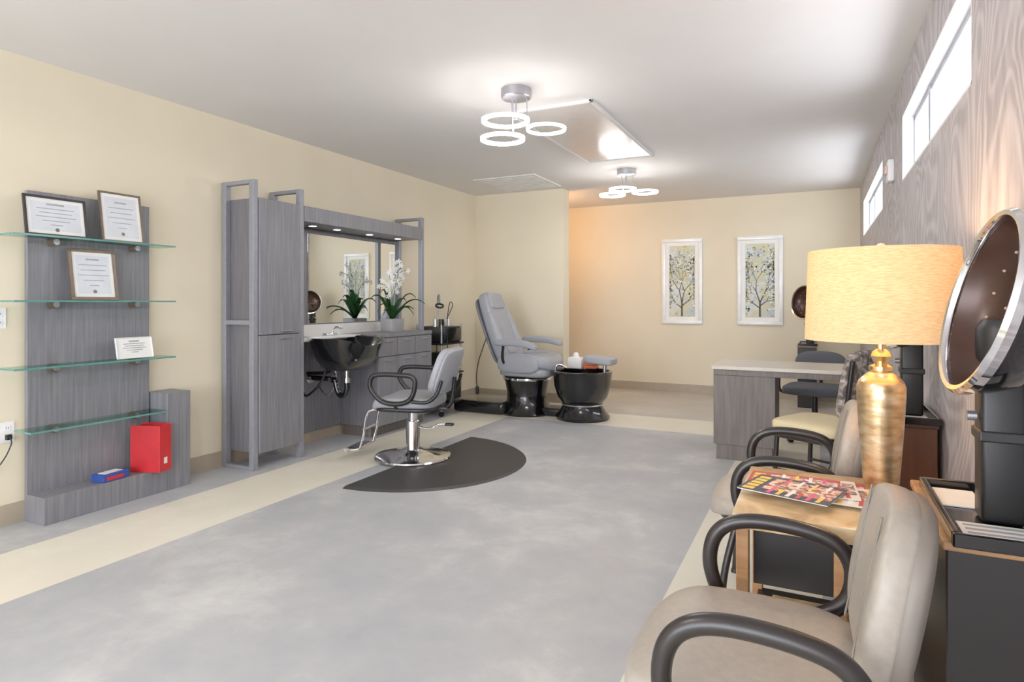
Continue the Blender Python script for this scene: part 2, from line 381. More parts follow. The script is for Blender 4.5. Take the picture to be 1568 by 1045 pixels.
def picture(name,loc,w,h,fm,fw=.014,tilt=.16,rz=0,t=.014,lines=True,inner=True):
    e=E(name,loc,rz); 
    g=bpy.data.objects.new('leaning_frame',None); COL.objects.link(g); g.parent=e; g.rotation_euler=(0,-tilt,0)
    for n,a,b in (('rail_bottom',(0,-w/2,0),(t,w/2,fw)),('rail_top',(0,-w/2,h-fw),(t,w/2,h)),('rail_l',(0,-w/2,fw),(t,-w/2+fw,h-fw)),('rail_r',(0,w/2-fw,fw),(t,w/2,h-fw))): box(g,n,a,b,fm,.002)
    box(g,'paper',(.002,-w/2+fw,fw),(.007,w/2-fw,h-fw),paper,0)
    if inner: box(g,'certificate_field',(.007,-w/2+fw+.02,fw+.02),(.0074,w/2-fw-.02,h-fw-.02),cert_in,0)
    n=6
    for i in range(n):
        z=h*(.78-.1*i); k=(.14,.30,.26,.32,.22,.1)[i]
        box(g,'text_line_%d'%i,(.0074,-w*k,z),(.008,w*k,z+(.005 if i else .01)),ink,0)
    if inner: cyl(g,'seal',(.0074,0,h*.17),(.0084,0,h*.17),.011,frame_b)
    return e
picture('framed_certificate',(XL+.135,2.06,1.6255),.33,.235,frame_k)
picture('framed_certificate',(XL+.135,2.44,1.6255),.265,.32,frame_b,.012)
picture('framed_certificate',(XL+.135,2.27,1.2605),.275,.315,frame_b,.02)
picture('acrylic_card_holder',(XL+.16,2.50,.8905),.235,.135,white_t,.004,.2,inner=False)
e=E('red_binder',(XL+.185,2.588,.155),math.radians(-72))
bl,bt,bhh=.105,.055,.30
box(e,'spine',(-bt,bl-.006,0),(bt,bl,bhh),red,.004); box(e,'cover_front',(bt-.005,-bl,0),(bt,bl-.006,bhh),red_d); box(e,'cover_back',(-bt,-bl,0),(-bt+.005,bl-.006,bhh),red)
box(e,'pages',(-bt+.006,-bl+.008,.006),(bt-.006,bl-.008,bhh-.01),red_d); box(e,'label',(-.015,bl,.05),(.015,bl+.0008,.09),paper,0)
e=E('card_game_box',(XL+.15,2.35,.155),.12)
box(e,'box_body',(-.05,-.085,0),(.05,.085,.03),blue); box(e,'lid_band',(-.051,-.086,.03),(.051,.086,.045),blue); box(e,'side_label',(.05,-.06,.008),(.0512,.05,.028),red,0); box(e,'label',(-.03,-.06,.045),(.03,.06,.047),paper,0)
def outlet(name,loc,plug):
    e=E(name,loc); box(e,'plate',(0,-.037,-.058),(.006,.037,.058),white_t,.003)
    for i,z in enumerate((-.024,.024)):
        box(e,'socket_%d'%i,(.006,-.016,z-.014),(.009,.016,z+.014),white_t,.002)
        for j,y in enumerate((-.006,.006)): box(e,'slot_%d%d'%(i,j),(.009,y-.0012,z-.005),(.0095,y+.0012,z+.006),black_m,0)
    if plug:
        box(e,'plug',(.009,-.014,-.04),(.035,.014,-.01),black_m,.004)
        tube(e,'power_cord',[(.035,0,-.025),(.05,-.0,-.06),(.04,-.03,-.14),(.03,-.08,-.2),(.02,-.16,-.22)],.0035,black_m)
outlet('wall_outlet',(XL,1.87,.52),True); outlet('light_switch_plate',(XL,1.83,1.16),False)

# ---------------------------------------------------------------- salon station
e=E('salon_styling_station',(0,0,0))
fx0,fx1=XL+.015,-3.73
def sideframe(n,y,top=2.16,low=0):
    t=.045
    box(e,n+'_post_back',(fx0,y,low),(fx0+t,y+t,top),fsteel); box(e,n+'_post_front',(fx1-t,y,low),(fx1,y+t,top),fsteel)
    box(e,n+'_rail_top',(fx0+t,y,top-.03),(fx1-t,y+t,top),fsteel)
sideframe('near_frame',3.26)
box(e,'near_frame_rail_mid',(fx0+.045,3.26,1.08),(fx1-.045,3.305,1.115),fsteel)
box(e,'near_frame_rail_low',(fx0+.045,3.26,0.0),(fx1-.045,3.305,.03),fsteel)
sideframe('cabinet_frame',3.72)
sideframe('far_frame',5.43,2.14)
box(e,'far_frame_rail_low',(fx0+.045,5.43,0.0),(fx1-.045,5.475,.03),fsteel)
box(e,'tall_cabinet_body',(fx0+.01,3.307,.12),(fx1-.012,3.719,2.03),gwood_s)
box(e,'upper_door',(fx1-.011,3.31,1.005),(fx1+.01,3.716,2.03),gwood)
box(e,'lower_door',(fx1-.011,3.31,.12),(fx1+.01,3.716,.998),gwood)
box(e,'upper_handle',(fx1+.01,3.5,1.02),(fx1+.03,3.62,1.03),chrome,.003)
box(e,'lower_handle',(fx1+.01,3.5,.968),(fx1+.03,3.62,.978),chrome,.003)
box(e,'back_panel',(fx0,3.767,.1),(fx0+.02,5.43,1.9),gwood)
box(e,'header',(fx0,3.767,1.905),(fx1+.01,5.44,2.03),gwood)
for i,y in enumerate((4.0,4.3,4.75,5.2)):
    lathe(e,'downlight_%d'%i,[(0,0),(.032,0),(.032,-.006),(.026,-.006),(0,-.005)],spot_e,24,(fx0+.2,y,1.905))
    lathe(e,'downlight_trim_%d'%i,[(.033,0),(.044,0),(.042,-.008),(.033,-.008)],steel,24,(fx0+.2,y,1.905),closed=True)
box(e,'mirror',(fx0+.02,4.12,1.06),(fx0+.028,5.38,1.86),mirror_m,.001)
box(e,'backsplash',(fx0+.02,3.767,.95),(fx0+.05,5.43,1.05),wtop)
box(e,'counter_top_sink',(fx0+.02,3.767,.92),(-3.80,4.55,.95),wtop)
box(e,'drawer_unit_body',(fx0+.02,4.55,.1),(-3.62,5.43,.92),gwood_s)
box(e,'drawer_unit_toe',(fx0+.02,4.57,0),(-3.70,5.41,.1),gwood_d)
box(e,'counter_top',(fx0+.02,4.54,.92),(-3.60,5.43,.955),gwood)
yy=[4.553,4.84,5.135,5.428]
for i in range(3):
    box(e,'drawer_front_%d'%i,(-3.62,yy[i]+.003,.745),(-3.602,yy[i+1]-.003,.912),gwood)
    box(e,'door_front_%d'%i,(-3.62,yy[i]+.003,.11),(-3.602,yy[i+1]-.003,.738),gwood)
    ym=(yy[i]+yy[i+1])/2
    box(e,'drawer_pull_%d'%i,(-3.602,ym-.05,.88),(-3.585,ym+.05,.888),chrome,.002)
    box(e,'door_pull_%d'%i,(-3.602,ym-.05,.70),(-3.585,ym+.05,.708),chrome,.002)

e=E('shampoo_bowl',(-3.62,4.15,0))
R=[(-.03,0,.67,.12,.13,0),(-.015,0,.69,.17,.18,0),(0,0,.78,.23,.24,0),(0,0,.89,.26,.275,-.02),(0,0,.935,.275,.285,-.05),(0,0,.95,.278,.288,-.06),(0,0,.945,.25,.26,-.06),(0,0,.86,.22,.23,-.02),(0,0,.76,.15,.16,0),(0,0,.735,.06,.06,0)]
loft(e,'bowl',R,black_g,e=.7)
box(e,'rim_plate',(-.27,-.27,.935),(-.12,.27,.96),wtop,.008,3)
cyl(e,'drain',(0,0,.735),(0,0,.74),.03,chrome)
tube(e,'faucet_spout',[(-.2,.05,.95),(-.2,.05,1.0),(-.17,.05,1.03),(-.1,.05,1.02)],.011,chrome)
box(e,'mixer',(-.235,-.05,.96),(-.175,.09,.98),chrome,.01,3)
tube(e,'tilt_bracket',[(-.42,-.03,.62),(-.2,-.03,.64),(-.1,-.03,.69)],.016,black_m)
cyl(e,'tail_pipe',(0,0,.70),(0,0,.56),.02,chrome)
tube(e,'p_trap',[(0,0,.58),(0,0,.5),(-.03,.0,.45),(-.08,0,.45),(-.11,0,.5),(-.13,0,.56),(-.17,0,.58),(-.42,0,.58)],.024,black_g)
cyl(e,'trap_nut_a',(0,0,.56),(0,0,.6),.032,chrome); cyl(e,'trap_nut_b',(-.19,0,.58),(-.16,0,.58),.032,chrome)
cyl(e,'wall_flange',(-.425,0,.58),(-.41,0,.58),.05,chrome)
tube(e,'supply_hose',[(-.42,.1,.5),(-.32,.1,.42),(-.2,.08,.55),(-.2,.05,.85)],.01,chrome)
tube(e,'supply_hose_b',[(-.42,-.1,.5),(-.34,-.12,.44),(-.22,-.06,.58),(-.2,.02,.85)],.01,black_m)

e=E('potted_orchid',(-3.80,5.02,.955))
loft(e,'planter',[(0,0,0,.075,.09,0),(0,0,.01,.08,.1,0),(0,0,.13,.085,.11,0),(0,0,.13,.075,.1,0),(0,0,.11,.07,.095,0)],M('stone_planter',(150,150,150),.6,var=.05),e=.35)
box(e,'moss',(-.06,-.085,.1),(.06,.085,.12),M('moss',(86,92,60),.9,var=.2,bump=.5),.01)
def leafm(p,name,ang,L,w,rise,drop,mat):
    bm=bmesh.new(); rows=[]; n=12
    for i in range(n+1):
        t=i/n; r=L*t; z=.12+rise*math.sin(t*math.pi*.62)-drop*t*t
        ww=w*math.sin(min(1,t*1.05+.12)*math.pi)**.6 if t<.97 else .001
        c,s=math.cos(ang),math.sin(ang)
        rows.append([bm.verts.new((c*r-s*k*ww,s*r+c*k*ww,z-(.012 if k==0 else 0)+.0)) for k in (-1,-.5,0,.5,1)])
    for A,B in zip(rows,rows[1:]):
        for k in range(4): bm.faces.new((A[k],A[k+1],B[k+1],B[k]))
    bmesh.ops.solidify(bm,geom=bm.faces[:],thickness=.003)
    return fin(bm,name,mat,p,80)
for i in range(13):
    an=-100+i*29+random.uniform(-9,9); back=math.cos(math.radians(an))<-.3
    leafm(e,'leaf_%d'%i,math.radians(an),random.uniform(.12,.17) if back else random.uniform(.24,.34),.03,random.uniform(.14,.32),random.uniform(.0,.16),leaf)
def spray(e,stems,flower_r,nf):
    for si,(dx,dy,h) in enumerate(stems):
        pts=[(0,0,.1),(dx*.1,dy*.1,.1+h*.5),(dx*.45,dy*.45,.1+h*.9),(dx,dy,.1+h)]
        tube(e,'stem_%d'%si,pts,.003,stem_m)
        C=catmull(pts,False)
        bm=bmesh.new()
        for f in range(nf):
            q=C[int(len(C)*(.45+.54*f/nf))]; q=q+Vector((random.uniform(-.03,.03),random.uniform(-.03,.03),random.uniform(-.03,.03)))
            nrm=Vector((1,random.uniform(-.6,.2),random.uniform(-.3,.3))).normalized(); rot=Vector((0,0,1)).rotation_difference(nrm)
            for a in range(5):
                an=a*2*math.pi/5; w=flower_r
                loc=[(0,0,.004),(w*.5*math.cos(an-.5),w*.5*math.sin(an-.5),0),(w*math.cos(an-.22),w*math.sin(an-.22),.002),(w*math.cos(an+.22),w*math.sin(an+.22),.002),(w*.5*math.cos(an+.5),w*.5*math.sin(an+.5),0)]
                bm.faces.new([bm.verts.new(q+rot@Vector(l)) for l in loc])
        fin(bm,'blossoms_%d'%si,petal,e)
spray(e,[(.05,-.16,.5),(.08,.12,.52),(.1,-.03,.58),(-.03,.2,.42),(.0,-.2,.38)],.028,10)

# ---------------------------------------------------------------- anti fatigue mat
bm=bmesh.new(); n=48; Rr=.87
pts=[(-2.86+Rr*math.cos(t),4.1+Rr*math.sin(t)) for t in [ -math.pi/2+math.pi*i/n for i in range(n+1)]]
bot=[bm.verts.new((x,y,.0)) for x,y in pts]
mid=[bm.verts.new((-2.86+(x+2.86)*.97+.008,4.1+(y-4.1)*.97,.014)) for x,y in pts]
for i in range(n): bm.faces.new((bot[i],bot[i+1],mid[i+1],mid[i]))
bm.faces.new((bot[n],bot[0],mid[0],mid[n])); bm.faces.new(mid); bm.faces.new(bot[::-1])
bmesh.ops.recalc_face_normals(bm,faces=bm.faces)
fin(bm,'anti_fatigue_mat',mat_m)

# ---------------------------------------------------------------- styling chair
e=E('salon_styling_chair',(-2.9,4.1,.0),math.radians(14))
lathe(e,'base_disc',[(0,.015),(.3,.015),(.305,.022),(.3,.032),(.2,.052),(.1,.066),(.075,.08),(0,.08)],chrome,64)
lathe(e,'pump_sleeve',[(.06,.06),(.055,.08),(.055,.3),(.05,.31),(0,.31)],chrome,32)
cyl(e,'piston',(0,0,.3),(0,0,.4),.035,chrome)
box(e,'seat_plate',(-.14,-.12,.39),(.14,.12,.41),black_m,.005)
tube(e,'pump_lever',[(.04,.0,.26),(.12,.03,.24),(.2,.06,.27),(.26,.07,.27)],.008,chrome)
pad(e,'pump_pedal',.035,.03,.01,black_m,(.28,.075,.27))
pad(e,'seat_cushion',.25,.26,.05,leather,(-.02,0,.465),fn=lambda x,y,z:(x,y,z-.04*max(0,(-x-.12)/.13)**2+.015*(y/.26)**2))
pad(e,'seat_shell',.235,.25,.025,black_m,(-.01,0,.425))
pad(e,'back_cushion',.185,.26,.038,leather,(.3,0,.715),(0,math.radians(-72),0),fn=lambda x,y,z:(x,y*(1-.1*max(0,x/.18)),z+.45*y*y))
pad(e,'back_shell',.18,.255,.014,leather,(.328,0,.71),(0,math.radians(-72),0),fn=lambda x,y,z:(x,y*(1-.1*max(0,x/.18)),z+.45*y*y-.006))
box(e,'back_bracket',(.16,-.04,.40),(.30,.04,.425),black_m,.006)
tube(e,'back_upright',[(.26,0,.41),(.315,0,.45),(.335,0,.55),(.35,0,.66)],.016,black_m)
for s,nm in ((-1,'near'),(1,'far')):
    y=s*.29
    tube(e,'arm_loop_'+nm,[(-.17,y,.52),(-.23,y,.60),(-.22,y,.675),(-.16,y,.70),(.0,y,.70),(.10,y,.69),(.13,y,.64),(.10,y,.53),(.02,y,.485),(-.10,y,.485)],.019,black_m,closed=True)
    tube(e,'arm_mount_'+nm,[(-.04,y,.48),(-.04,s*.24,.44),(-.04,s*.1,.41)],.012,black_m)
    tube(e,'back_side_bar_'+nm,[(.1,s*.285,.5),(.22,s*.275,.5),(.29,s*.262,.56),(.325,s*.25,.66)],.014,black_m)
for s,nm in ((-1,'near'),(1,'far')):
    tube(e,'footrest_tube_'+nm,[(-.12,s*.11,.41),(-.28,s*.12,.40),(-.34,s*.12,.36),(-.37,s*.12,.2),(-.40,s*.12,.09)],.011,chrome)
    tube(e,'footrest_leg_'+nm,[(-.40,s*.12,.09),(-.44,s*.12,.07),(-.50,s*.12,.075)],.011,chrome)
cyl(e,'footrest_bar_low',(-.40,-.16,.09),(-.40,.16,.09),.011,chrome)
cyl(e,'footrest_bar_front',(-.50,-.17,.08),(-.50,.17,.08),.014,chrome)
cyl(e,'footrest_bar_mid',(-.37,-.12,.24),(-.37,.12,.24),.009,chrome)
pad(e,'footrest_plate',.06,.15,.008,chrome,(-.45,0,.085))

# ---------------------------------------------------------------- pedicure chair (faces +X)
e=E('pedicure_chair',(-2.95,6.38,0))
lathe(e,'pedestal',[(0,0),(.3,0),(.31,.02),(.28,.05),(.235,.14),(.225,.24),(.25,.36),(.27,.41),(.25,.425),(0,.43)],black_g,56)
lathe(e,'pedestal_band',[(.272,.385),(.278,.395),(.272,.41)],chrome,56)
box(e,'rear_platform',(-.80,-.30,.0),(-.15,.24,.14),black_g,.04,4)
box(e,'front_link',(.15,-.12,0),(.5,.12,.09),black_g,.02,3)
pad(e,'seat_cushion',.32,.29,.085,leather,(.05,0,.565),(0,math.radians(-6),0),fn=lambda x,y,z:(x,y,z+.03*(y/.29)**2-.05*max(0,(x-.15)/.17)**2))
pad(e,'seat_skirt',.30,.28,.06,leather,(.05,0,.48))
for s,nm in ((-1,'near'),(1,'far')):
    pad(e,'hip_bolster_'+nm,.25,.055,.11,leather,(.02,s*.27,.58),e1=.6,e2=.6)
    pad(e,'arm_pad_'+nm,.25,.05,.035,leather,(.03,s*.36,.81),(0,0,0),fn=lambda x,y,z:(x,y,z-.05*(x/.25)**2*(1 if x>0 else 0)))
    tube(e,'arm_support_'+nm,[(-.1,s*.26,.5),(-.14,s*.33,.62),(-.12,s*.36,.77)],.016,black_m)
g=bpy.data.objects.new('reclined_back',None); COL.objects.link(g); g.parent=e; g.location=(-.2,0,.55); g.rotation_euler=(0,math.radians(-111),0)
pad(g,'back_cushion',.43,.27,.07,leather,(.43,0,0),fn=lambda x,y,z:(x,y*(1-.15*max(0,x/.42)),z-.3*y*y))
pad(g,'back_center_panel',.2,.13,.03,leather,(.3,0,-.055))
for s,nm in ((-1,'near'),(1,'far')): pad(g,'back_bolster_'+nm,.3,.055,.07,leather,(.32,s*.22,-.035),e1=.7,e2=.5)
pad(g,'headrest',.1,.17,.035,leather,(.74,0,-.06))
pad(g,'back_shell',.40,.25,.02,M('gray_shell',(110,112,118),.4,var=.03),(.42,0,.07))
tube(e,'remote_cord',[(-.36,-.3,.85),(-.44,-.33,.6),(-.47,-.33,.42),(-.46,-.33,.3)],.006,black_m)
box(e,'remote',(-.475,-.345,.22),(-.445,-.315,.31),black_m,.005)

e=E('pedicure_foot_basin',(-2.27,6.33,0))
lathe(e,'tub',[(0,0),(.285,0),(.295,.03),(.26,.07),(.215,.14),(.215,.17),(.27,.24),(.305,.36),(.315,.48),(.325,.5),(.315,.515),(.29,.515),(.28,.47),(.24,.34),(.15,.27),(0,.26)],black_g,64)
lathe(e,'tub_trim',[(.219,.15),(.226,.155),(.219,.165)],steel,56)
tube(e,'faucet',[(-.27,-.1,.50),(-.26,-.1,.56),(-.22,-.08,.57),(-.16,-.06,.54)],.012,chrome)
cyl(e,'pad_post',(.25,0,.50),(.25,0,.60),.02,steel)
pad(e,'foot_pad',.165,.13,.045,leather,(.2,0,.635),(0,math.radians(4),0))
e=E('tissue_box',(-2.40,6.54,.515))
box(e,'carton',(-.1,-.05,0),(.06,.05,.12),paper,.006); pad(e,'tissue',.035,.02,.045,paper,(-.02,0,.13),e1=.9,e2=1.2)
box(e,'tray_shelf',(-.11,-.08,-.006),(.12,.07,0),black_g,.002)
e=E('folded_towel',(-2.30,6.53,.515))
for i in range(3): pad(e,'fold_%d'%i,.08,.05,.02,orange,(.06,0,.02+i*.036),e1=.6,e2=.3)

# trolley
e=E('equipment_trolley',(-3.83,5.92,0))
for i,(x,y) in enumerate(((-.16,-.2),(.16,-.2),(-.16,.2),(.16,.2))):
    cyl(e,'post_%d'%i,(x,y,.06),(x,y,1.0),.011,steel); 
    lathe(e,'castor_%d'%i,[(0,-.012),(.03,-.012),(.03,.012),(0,.012)],black_m,20,(x,y,.03),(0,1,0))
for i,z in enumerate((.12,.45,.78)): box(e,'shelf_%d'%i,(-.19,-.23,z),(.19,.23,z+.02),black_m,.005)
box(e,'towel_warmer',(-.17,-.2,.80),(.17,.2,.98),black_m,.02); box(e,'warmer_door',(.17,-.18,.82),(.18,.18,.96),black_g,.01)
box(e,'steamer_body',(-.15,-.18,.47),(.15,.15,.68),black_m,.02); box(e,'steamer_panel',(.15,-.15,.5),(.158,.12,.65),steel,.004)
box(e,'drawer',(-.17,-.2,.16),(.17,.2,.36),black_m,.01)
for i in range(3): cyl(e,'jar_%d'%i,(.05,-.15+i*.12,.98),(.05,-.15+i*.12,1.06),.03,[chrome,black_g,paper][i])
tube(e,'magnifier_arm',[(-.05,.05,.98),(-.05,.05,1.28),(.02,-.03,1.33),(.06,-.08,1.24)],.01,steel)
lathe(e,'magnifier_head',[(.035,-.008),(.05,-.008),(.05,.008),(.035,.008)],black_m,32,(.07,-.1,1.21),(.3,-.3,.8),closed=True)
tube(e,'cord',[(0,.1,1.0),(.1,.12,1.2),(.14,.0,1.24),(.17,-.1,1.0),(.19,-.1,.5),(.21,-.05,.2)],.005,black_m)

# ---------------------------------------------------------------- artworks
def art(name,xc,w,z0,z1,seed):
    random.seed(seed)
    e=E(name,(xc,YB,0)); fw=.05
    wf=M('white_gold_frame',(238,238,236),.3,.05,var=.02)
    for n,a,b in (('rail_bottom',(-w/2,-.035,z0),(w/2,-.002,z0+fw)),('rail_top',(-w/2,-.035,z1-fw),(w/2,-.002,z1)),('rail_l',(-w/2,-.035,z0+fw),(-w/2+fw,-.002,z1-fw)),('rail_r',(w/2-fw,-.035,z0+fw),(w/2,-.002,z1-fw))): box(e,n,a,b,wf,.006)
    box(e,'mat_board',(-w/2+fw,-.016,z0+fw),(w/2-fw,-.004,z1-fw),paper,0)
    m=.05; a0,a1=-w/2+fw+m,w/2-fw-m; b0,b1=z0+fw+m,z1-fw-m
    box(e,'canvas',(a0,-.019,b0),(a1,-.016,b1),art_m,0)
    bmB=bmesh.new(); tips=[]
    def seg(p,q,r1,r2):
        d=(q-p).normalized(); nn=Vector((-d.y,d.x))
        bmB.faces.new([bmB.verts.new((v.x,-.0198,v.y)) for v in (p-nn*r1,q-nn*r2,q+nn*r2,p+nn*r1)])
    cl=lambda v:Vector((min(max(v.x,a0+.01),a1-.01),min(max(v.y,b0+.01),b1-.01)))
    def grow(p,ang,L,r,dep):
        if dep==0: tips.append(p); return
        q=cl(p+Vector((math.cos(ang),math.sin(ang)))*L)
        if (q-p).length<.005: return
        seg(p,q,r,r*.75)
        if dep<6: tips.append(q)
        grow(q,ang+random.uniform(.1,.55),L*.84,r*.65,dep-1); grow(q,ang-random.uniform(.1,.55),L*.84,r*.65,dep-1)
    xm=(a0+a1)/2
    grow(Vector((xm,b0+.005)),math.pi/2,.19,.014,6)
    grow(Vector((xm,b0+.12)),math.pi/2+.9,.1,.008,4); grow(Vector((xm,b0+.15)),math.pi/2-.9,.1,.008,4)
    fin(bmB,'painted_tree',branch_m,e)
    for nm,mt,cnt,yo in (('gray_blossoms',blos2_m,300,-.0202),('blossoms',blossom_m,240,-.0205),('leaves',olive_m,80,-.0208)):
        bm=bmesh.new()
        for i in range(cnt):
            t=random.choice(tips); c=cl(t+Vector((random.gauss(0,.045),random.gauss(0,.09)))); rr=random.uniform(.005,.015)
            c.x=min(max(c.x,a0+.015),a1-.015); c.y=min(max(c.y,b0+.016),b1-.016)
            bm.faces.new([bm.verts.new((c.x+rr*math.cos(k*math.pi/3),yo,c.y+rr*math.sin(k*math.pi/3))) for k in range(6)])
        fin(bm,nm,mt,e)
art('framed_tree_painting',-1.68,.55,.95,2.13,3); art('framed_tree_painting',-.675,.56,.95,2.12,11)
random.seed(5)
# ---------------------------------------------------------------- manicure desk
e=E('manicure_desk',(0,5.15,0))
box(e,'desk_top',(-.76,0,.715),(.42,.62,.745),dtop,.004)
box(e,'top_apron',(-.745,.012,.67),(.41,.6,.714),gwood_d)
box(e,'pedestal',(-.745,.015,.12),(-.29,.60,.67),gwood_d)
box(e,'pedestal_toe',(-.725,.03,0),(-.31,.58,.12),gwood_d)
box(e,'end_panel',(.37,.012,0),(.41,.6,.67),gwood_d)

def waiting_chair(name,loc,rz=0):
    e=E(name,loc,rz)
    sf=lambda x,y,z:(x,y,z-.04*max(0,(-x-.12)/.14)**2+.006)
    pad(e,'seat_cushion',.255,.265,.05,taupe_l,(-.045,0,.445),e2=.6,fn=sf)
    pad(e,'seat_pan',.235,.25,.03,espresso,(-.03,0,.40),e2=.6)
    g=bpy.data.objects.new('back',None); COL.objects.link(g); g.parent=e; g.location=(.205,0,.495); g.rotation_euler=(0,math.radians(-80),0)
    cf=lambda x:(1-.14*max(0,(x)/.19)**2-.10*max(0,(-x)/.19)**2)
    pad(g,'back_cushion',.182,.225,.042,taupe_l,(.182,0,.012),e1=.5,e2=.62,fn=lambda x,y,z:(x,y*cf(x),z+.9*y*y*.5))
    pad(g,'back_shell',.178,.222,.026,taupe_dk,(.182,0,-.022),e1=.5,e2=.62,fn=lambda x,y,z:(x,y*cf(x),z+.9*y*y*.5))
    for s,nm in ((-1,'near'),(1,'far')):
        tube(g,'back_seam_'+nm,[(.03+.031*i, s*(.12-.012*math.sin(i/10*math.pi)), .053+.9*.5*.0144) for i in range(11)],.0025,taupe_dk)
        y=s*.30
        tube(e,'arm_loop_'+nm,[(-.13,y,.43),(-.17,y,.51),(-.165,y,.59),(-.125,y,.64),(-.05,y,.66),(.065,y,.655),(.14,y,.63),(.175,y,.57),(.16,y,.49),(.085,y,.435),(-.04,y,.41)],.02,espresso,closed=True)
        tube(e,'arm_bracket_'+nm,[(-.02,y,.415),(-.02,s*.26,.40),(-.02,s*.18,.385)],.015,espresso)
        for k,x in enumerate((-.22,.17)):
            tube(e,'leg_%s_%d'%(nm,k),[(x*.8,s*.2,.39),(x,s*.23,.2),(x*1.08,s*.245,.012)],.014,espresso)
            lathe(e,'glide_%s_%d'%(nm,k),[(0,0),(.018,0),(.016,.016),(0,.016)],black_m,16,(x*1.08,s*.245,0))
    box(e,'cross_rail_front',(-.19,-.2,.37),(-.165,.2,.395),espresso,.006); box(e,'cross_rail_back',(.12,-.2,.37),(.145,.2,.395),espresso,.006)
    tube(e,'back_spine',[(.1,0,.39),(.22,0,.42),(.26,0,.52),(.272,0,.62)],.016,espresso)
    box(e,'tilt_knob',(.255,-.2,.53),(.275,-.165,.56),paper,.006)
    return e
waiting_chair('salon_waiting_chair',(-.095,1.49,0))
waiting_chair('salon_waiting_chair',(-.105,2.79,0))

def dryer(name,loc,boxm,rz=0,n=(-.93,-.22,.2),hz=1.25):
    e=E(name,loc,rz)   # pedestal x 0..0.21, y 0..0.5, top z .735
    T=.735
    box(e,'pedestal_cabinet',(0,0,0),(.205,.5,T-.02),boxm,.004)
    box(e,'pedestal_top',(-.008,-.01,T-.02),(.21,.51,T),tanw if boxm is blackbox else boxm,.004)
    box(e,'tray_floor',(.01,-.03,T+.002),(.21,.42,T+.008),black_g,.002)
    for nm,a,b in (('tray_lip_a',(.005,-.03,T),(.02,.42,T+.03)),('tray_lip_b',(.2,-.03,T),(.214,.42,T+.03)),('tray_lip_c',(.005,-.045,T),(.214,-.03,T+.03)),('tray_lip_d',(.005,.42,T),(.214,.435,T+.03))): box(e,nm,a,b,black_g,.004)
    box(e,'paper_note',(.03,.24,T+.009),(.12,.4,T+.012),paper,0); box(e,'price_card',(.035,-.02,T+.009),(.18,.11,T+.013),paper,0)
    for i in range(4): box(e,'print_%d'%i,(.045,.0+i*.028,T+.0132),(.16,.012+i*.028,T+.0136),ink,0)
    px,py=.13,.17
    box(e,'column',(px-.042,py-.04,T+.009),(px+.042,py+.04,1.13),black_m,.01,3)
    box(e,'column_joint',(px-.047,py-.045,.93),(px+.047,py+.045,.955),black_m,.004)
    cyl(e,'joint_knob',(px-.047,py-.01,.985),(px-.065,py-.01,.985),.012,steel)
    g=bpy.data.objects.new('hood',None); COL.objects.link(g); g.parent=e; g.location=(.072,0.04,hz); g.rotation_mode='QUATERNION'
    g.rotation_quaternion=Vector((0,0,1)).rotation_difference(Vector(n).normalized())
    lathe(g,'hood_dome',[(.195,0),(.197,-.02),(.19,-.05),(.17,-.085),(.13,-.115),(.065,-.128),(0,-.132)],black_g,64)
    lathe(g,'chrome_rim',[(.185,.0),(.19,.012),(.2,.014),(.207,.004),(.205,-.012),(.195,-.016),(.187,-.01)],chrome,72,closed=True)
    prof=[(.187,.0),(.18,-.03),(.162,-.06),(.125,-.085),(.06,-.1),(0,-.104)]
    lathe(g,'perforated_lining',prof,hood_b,64)
    def zi(r):
        for (r1,z1),(r2,z2) in zip(prof,prof[1:]):
            if r2<=r<=r1: return z2+(z1-z2)*(r-r2)/(r1-r2)
        return -.1
    bm=bmesh.new()
    for rr,cnt in ((.045,6),(.085,9),(.125,13),(.158,17)):
        for i in range(cnt):
            a=i*2*math.pi/cnt+rr*9; c=Vector((rr*math.cos(a),rr*math.sin(a),zi(rr)+.0035))
            bmesh.ops.create_icosphere(bm,subdivisions=1,radius=.0042,matrix=Matrix.Translation(c))
    fin(bm,'air_holes',M('hole_glints',(214,180,150),.3,.3,var=.02),g)
    lathe(e,'motor_hub',[(0,-.06),(.05,-.06),(.058,-.03),(.058,.04),(.045,.06),(0,.06)],black_m,32,(.14,.16,1.15),(0,0,1))
    return e
dryer('hooded_hair_dryer',(.25,1.62,0),blackbox,n=(-.96,-.08,.24))
dryer('hooded_hair_dryer',(.25,3.13,0),brown_l)
dryer('hooded_hair_dryer',(-.21,8.1,0),blackbox,n=(-.7,-.7,.1))

# ---------------------------------------------------------------- side table
e=E('stone_top_side_table',(0,0,0))
tx0,tx1,ty0,ty1=-.22,.238,1.87,2.43
box(e,'stone_top',(tx0,ty0,.605),(tx1,ty1,.65),stone,.006)
for i,(x,y) in enumerate(((tx0+.01,ty0+.01),(.04,ty0+.01),(tx0+.01,ty1-.05),(tx1-.05,ty1-.05))): box(e,'leg_%d'%i,(x,y,0),(x+.035,y+.035,.61),tanw,.004)
box(e,'dark_cabinet',(tx0+.05,ty0+.09,.42),(.12,ty1-.02,.604),blackbox)
box(e,'apron_front',(tx0+.015,ty0+.05,.56),(tx0+.03,ty1-.05,.605),blackbox)
box(e,'lower_shelf',(tx0+.03,ty0+.03,.20),(tx1-.03,ty1-.03,.225),blackbox)
box(e,'lower_stone_inset',(tx0+.08,ty0+.08,.225),(tx1-.08,ty1-.09,.232),stone,.002)
e=E('magazine_stack',(-.06,2.14,.6505))
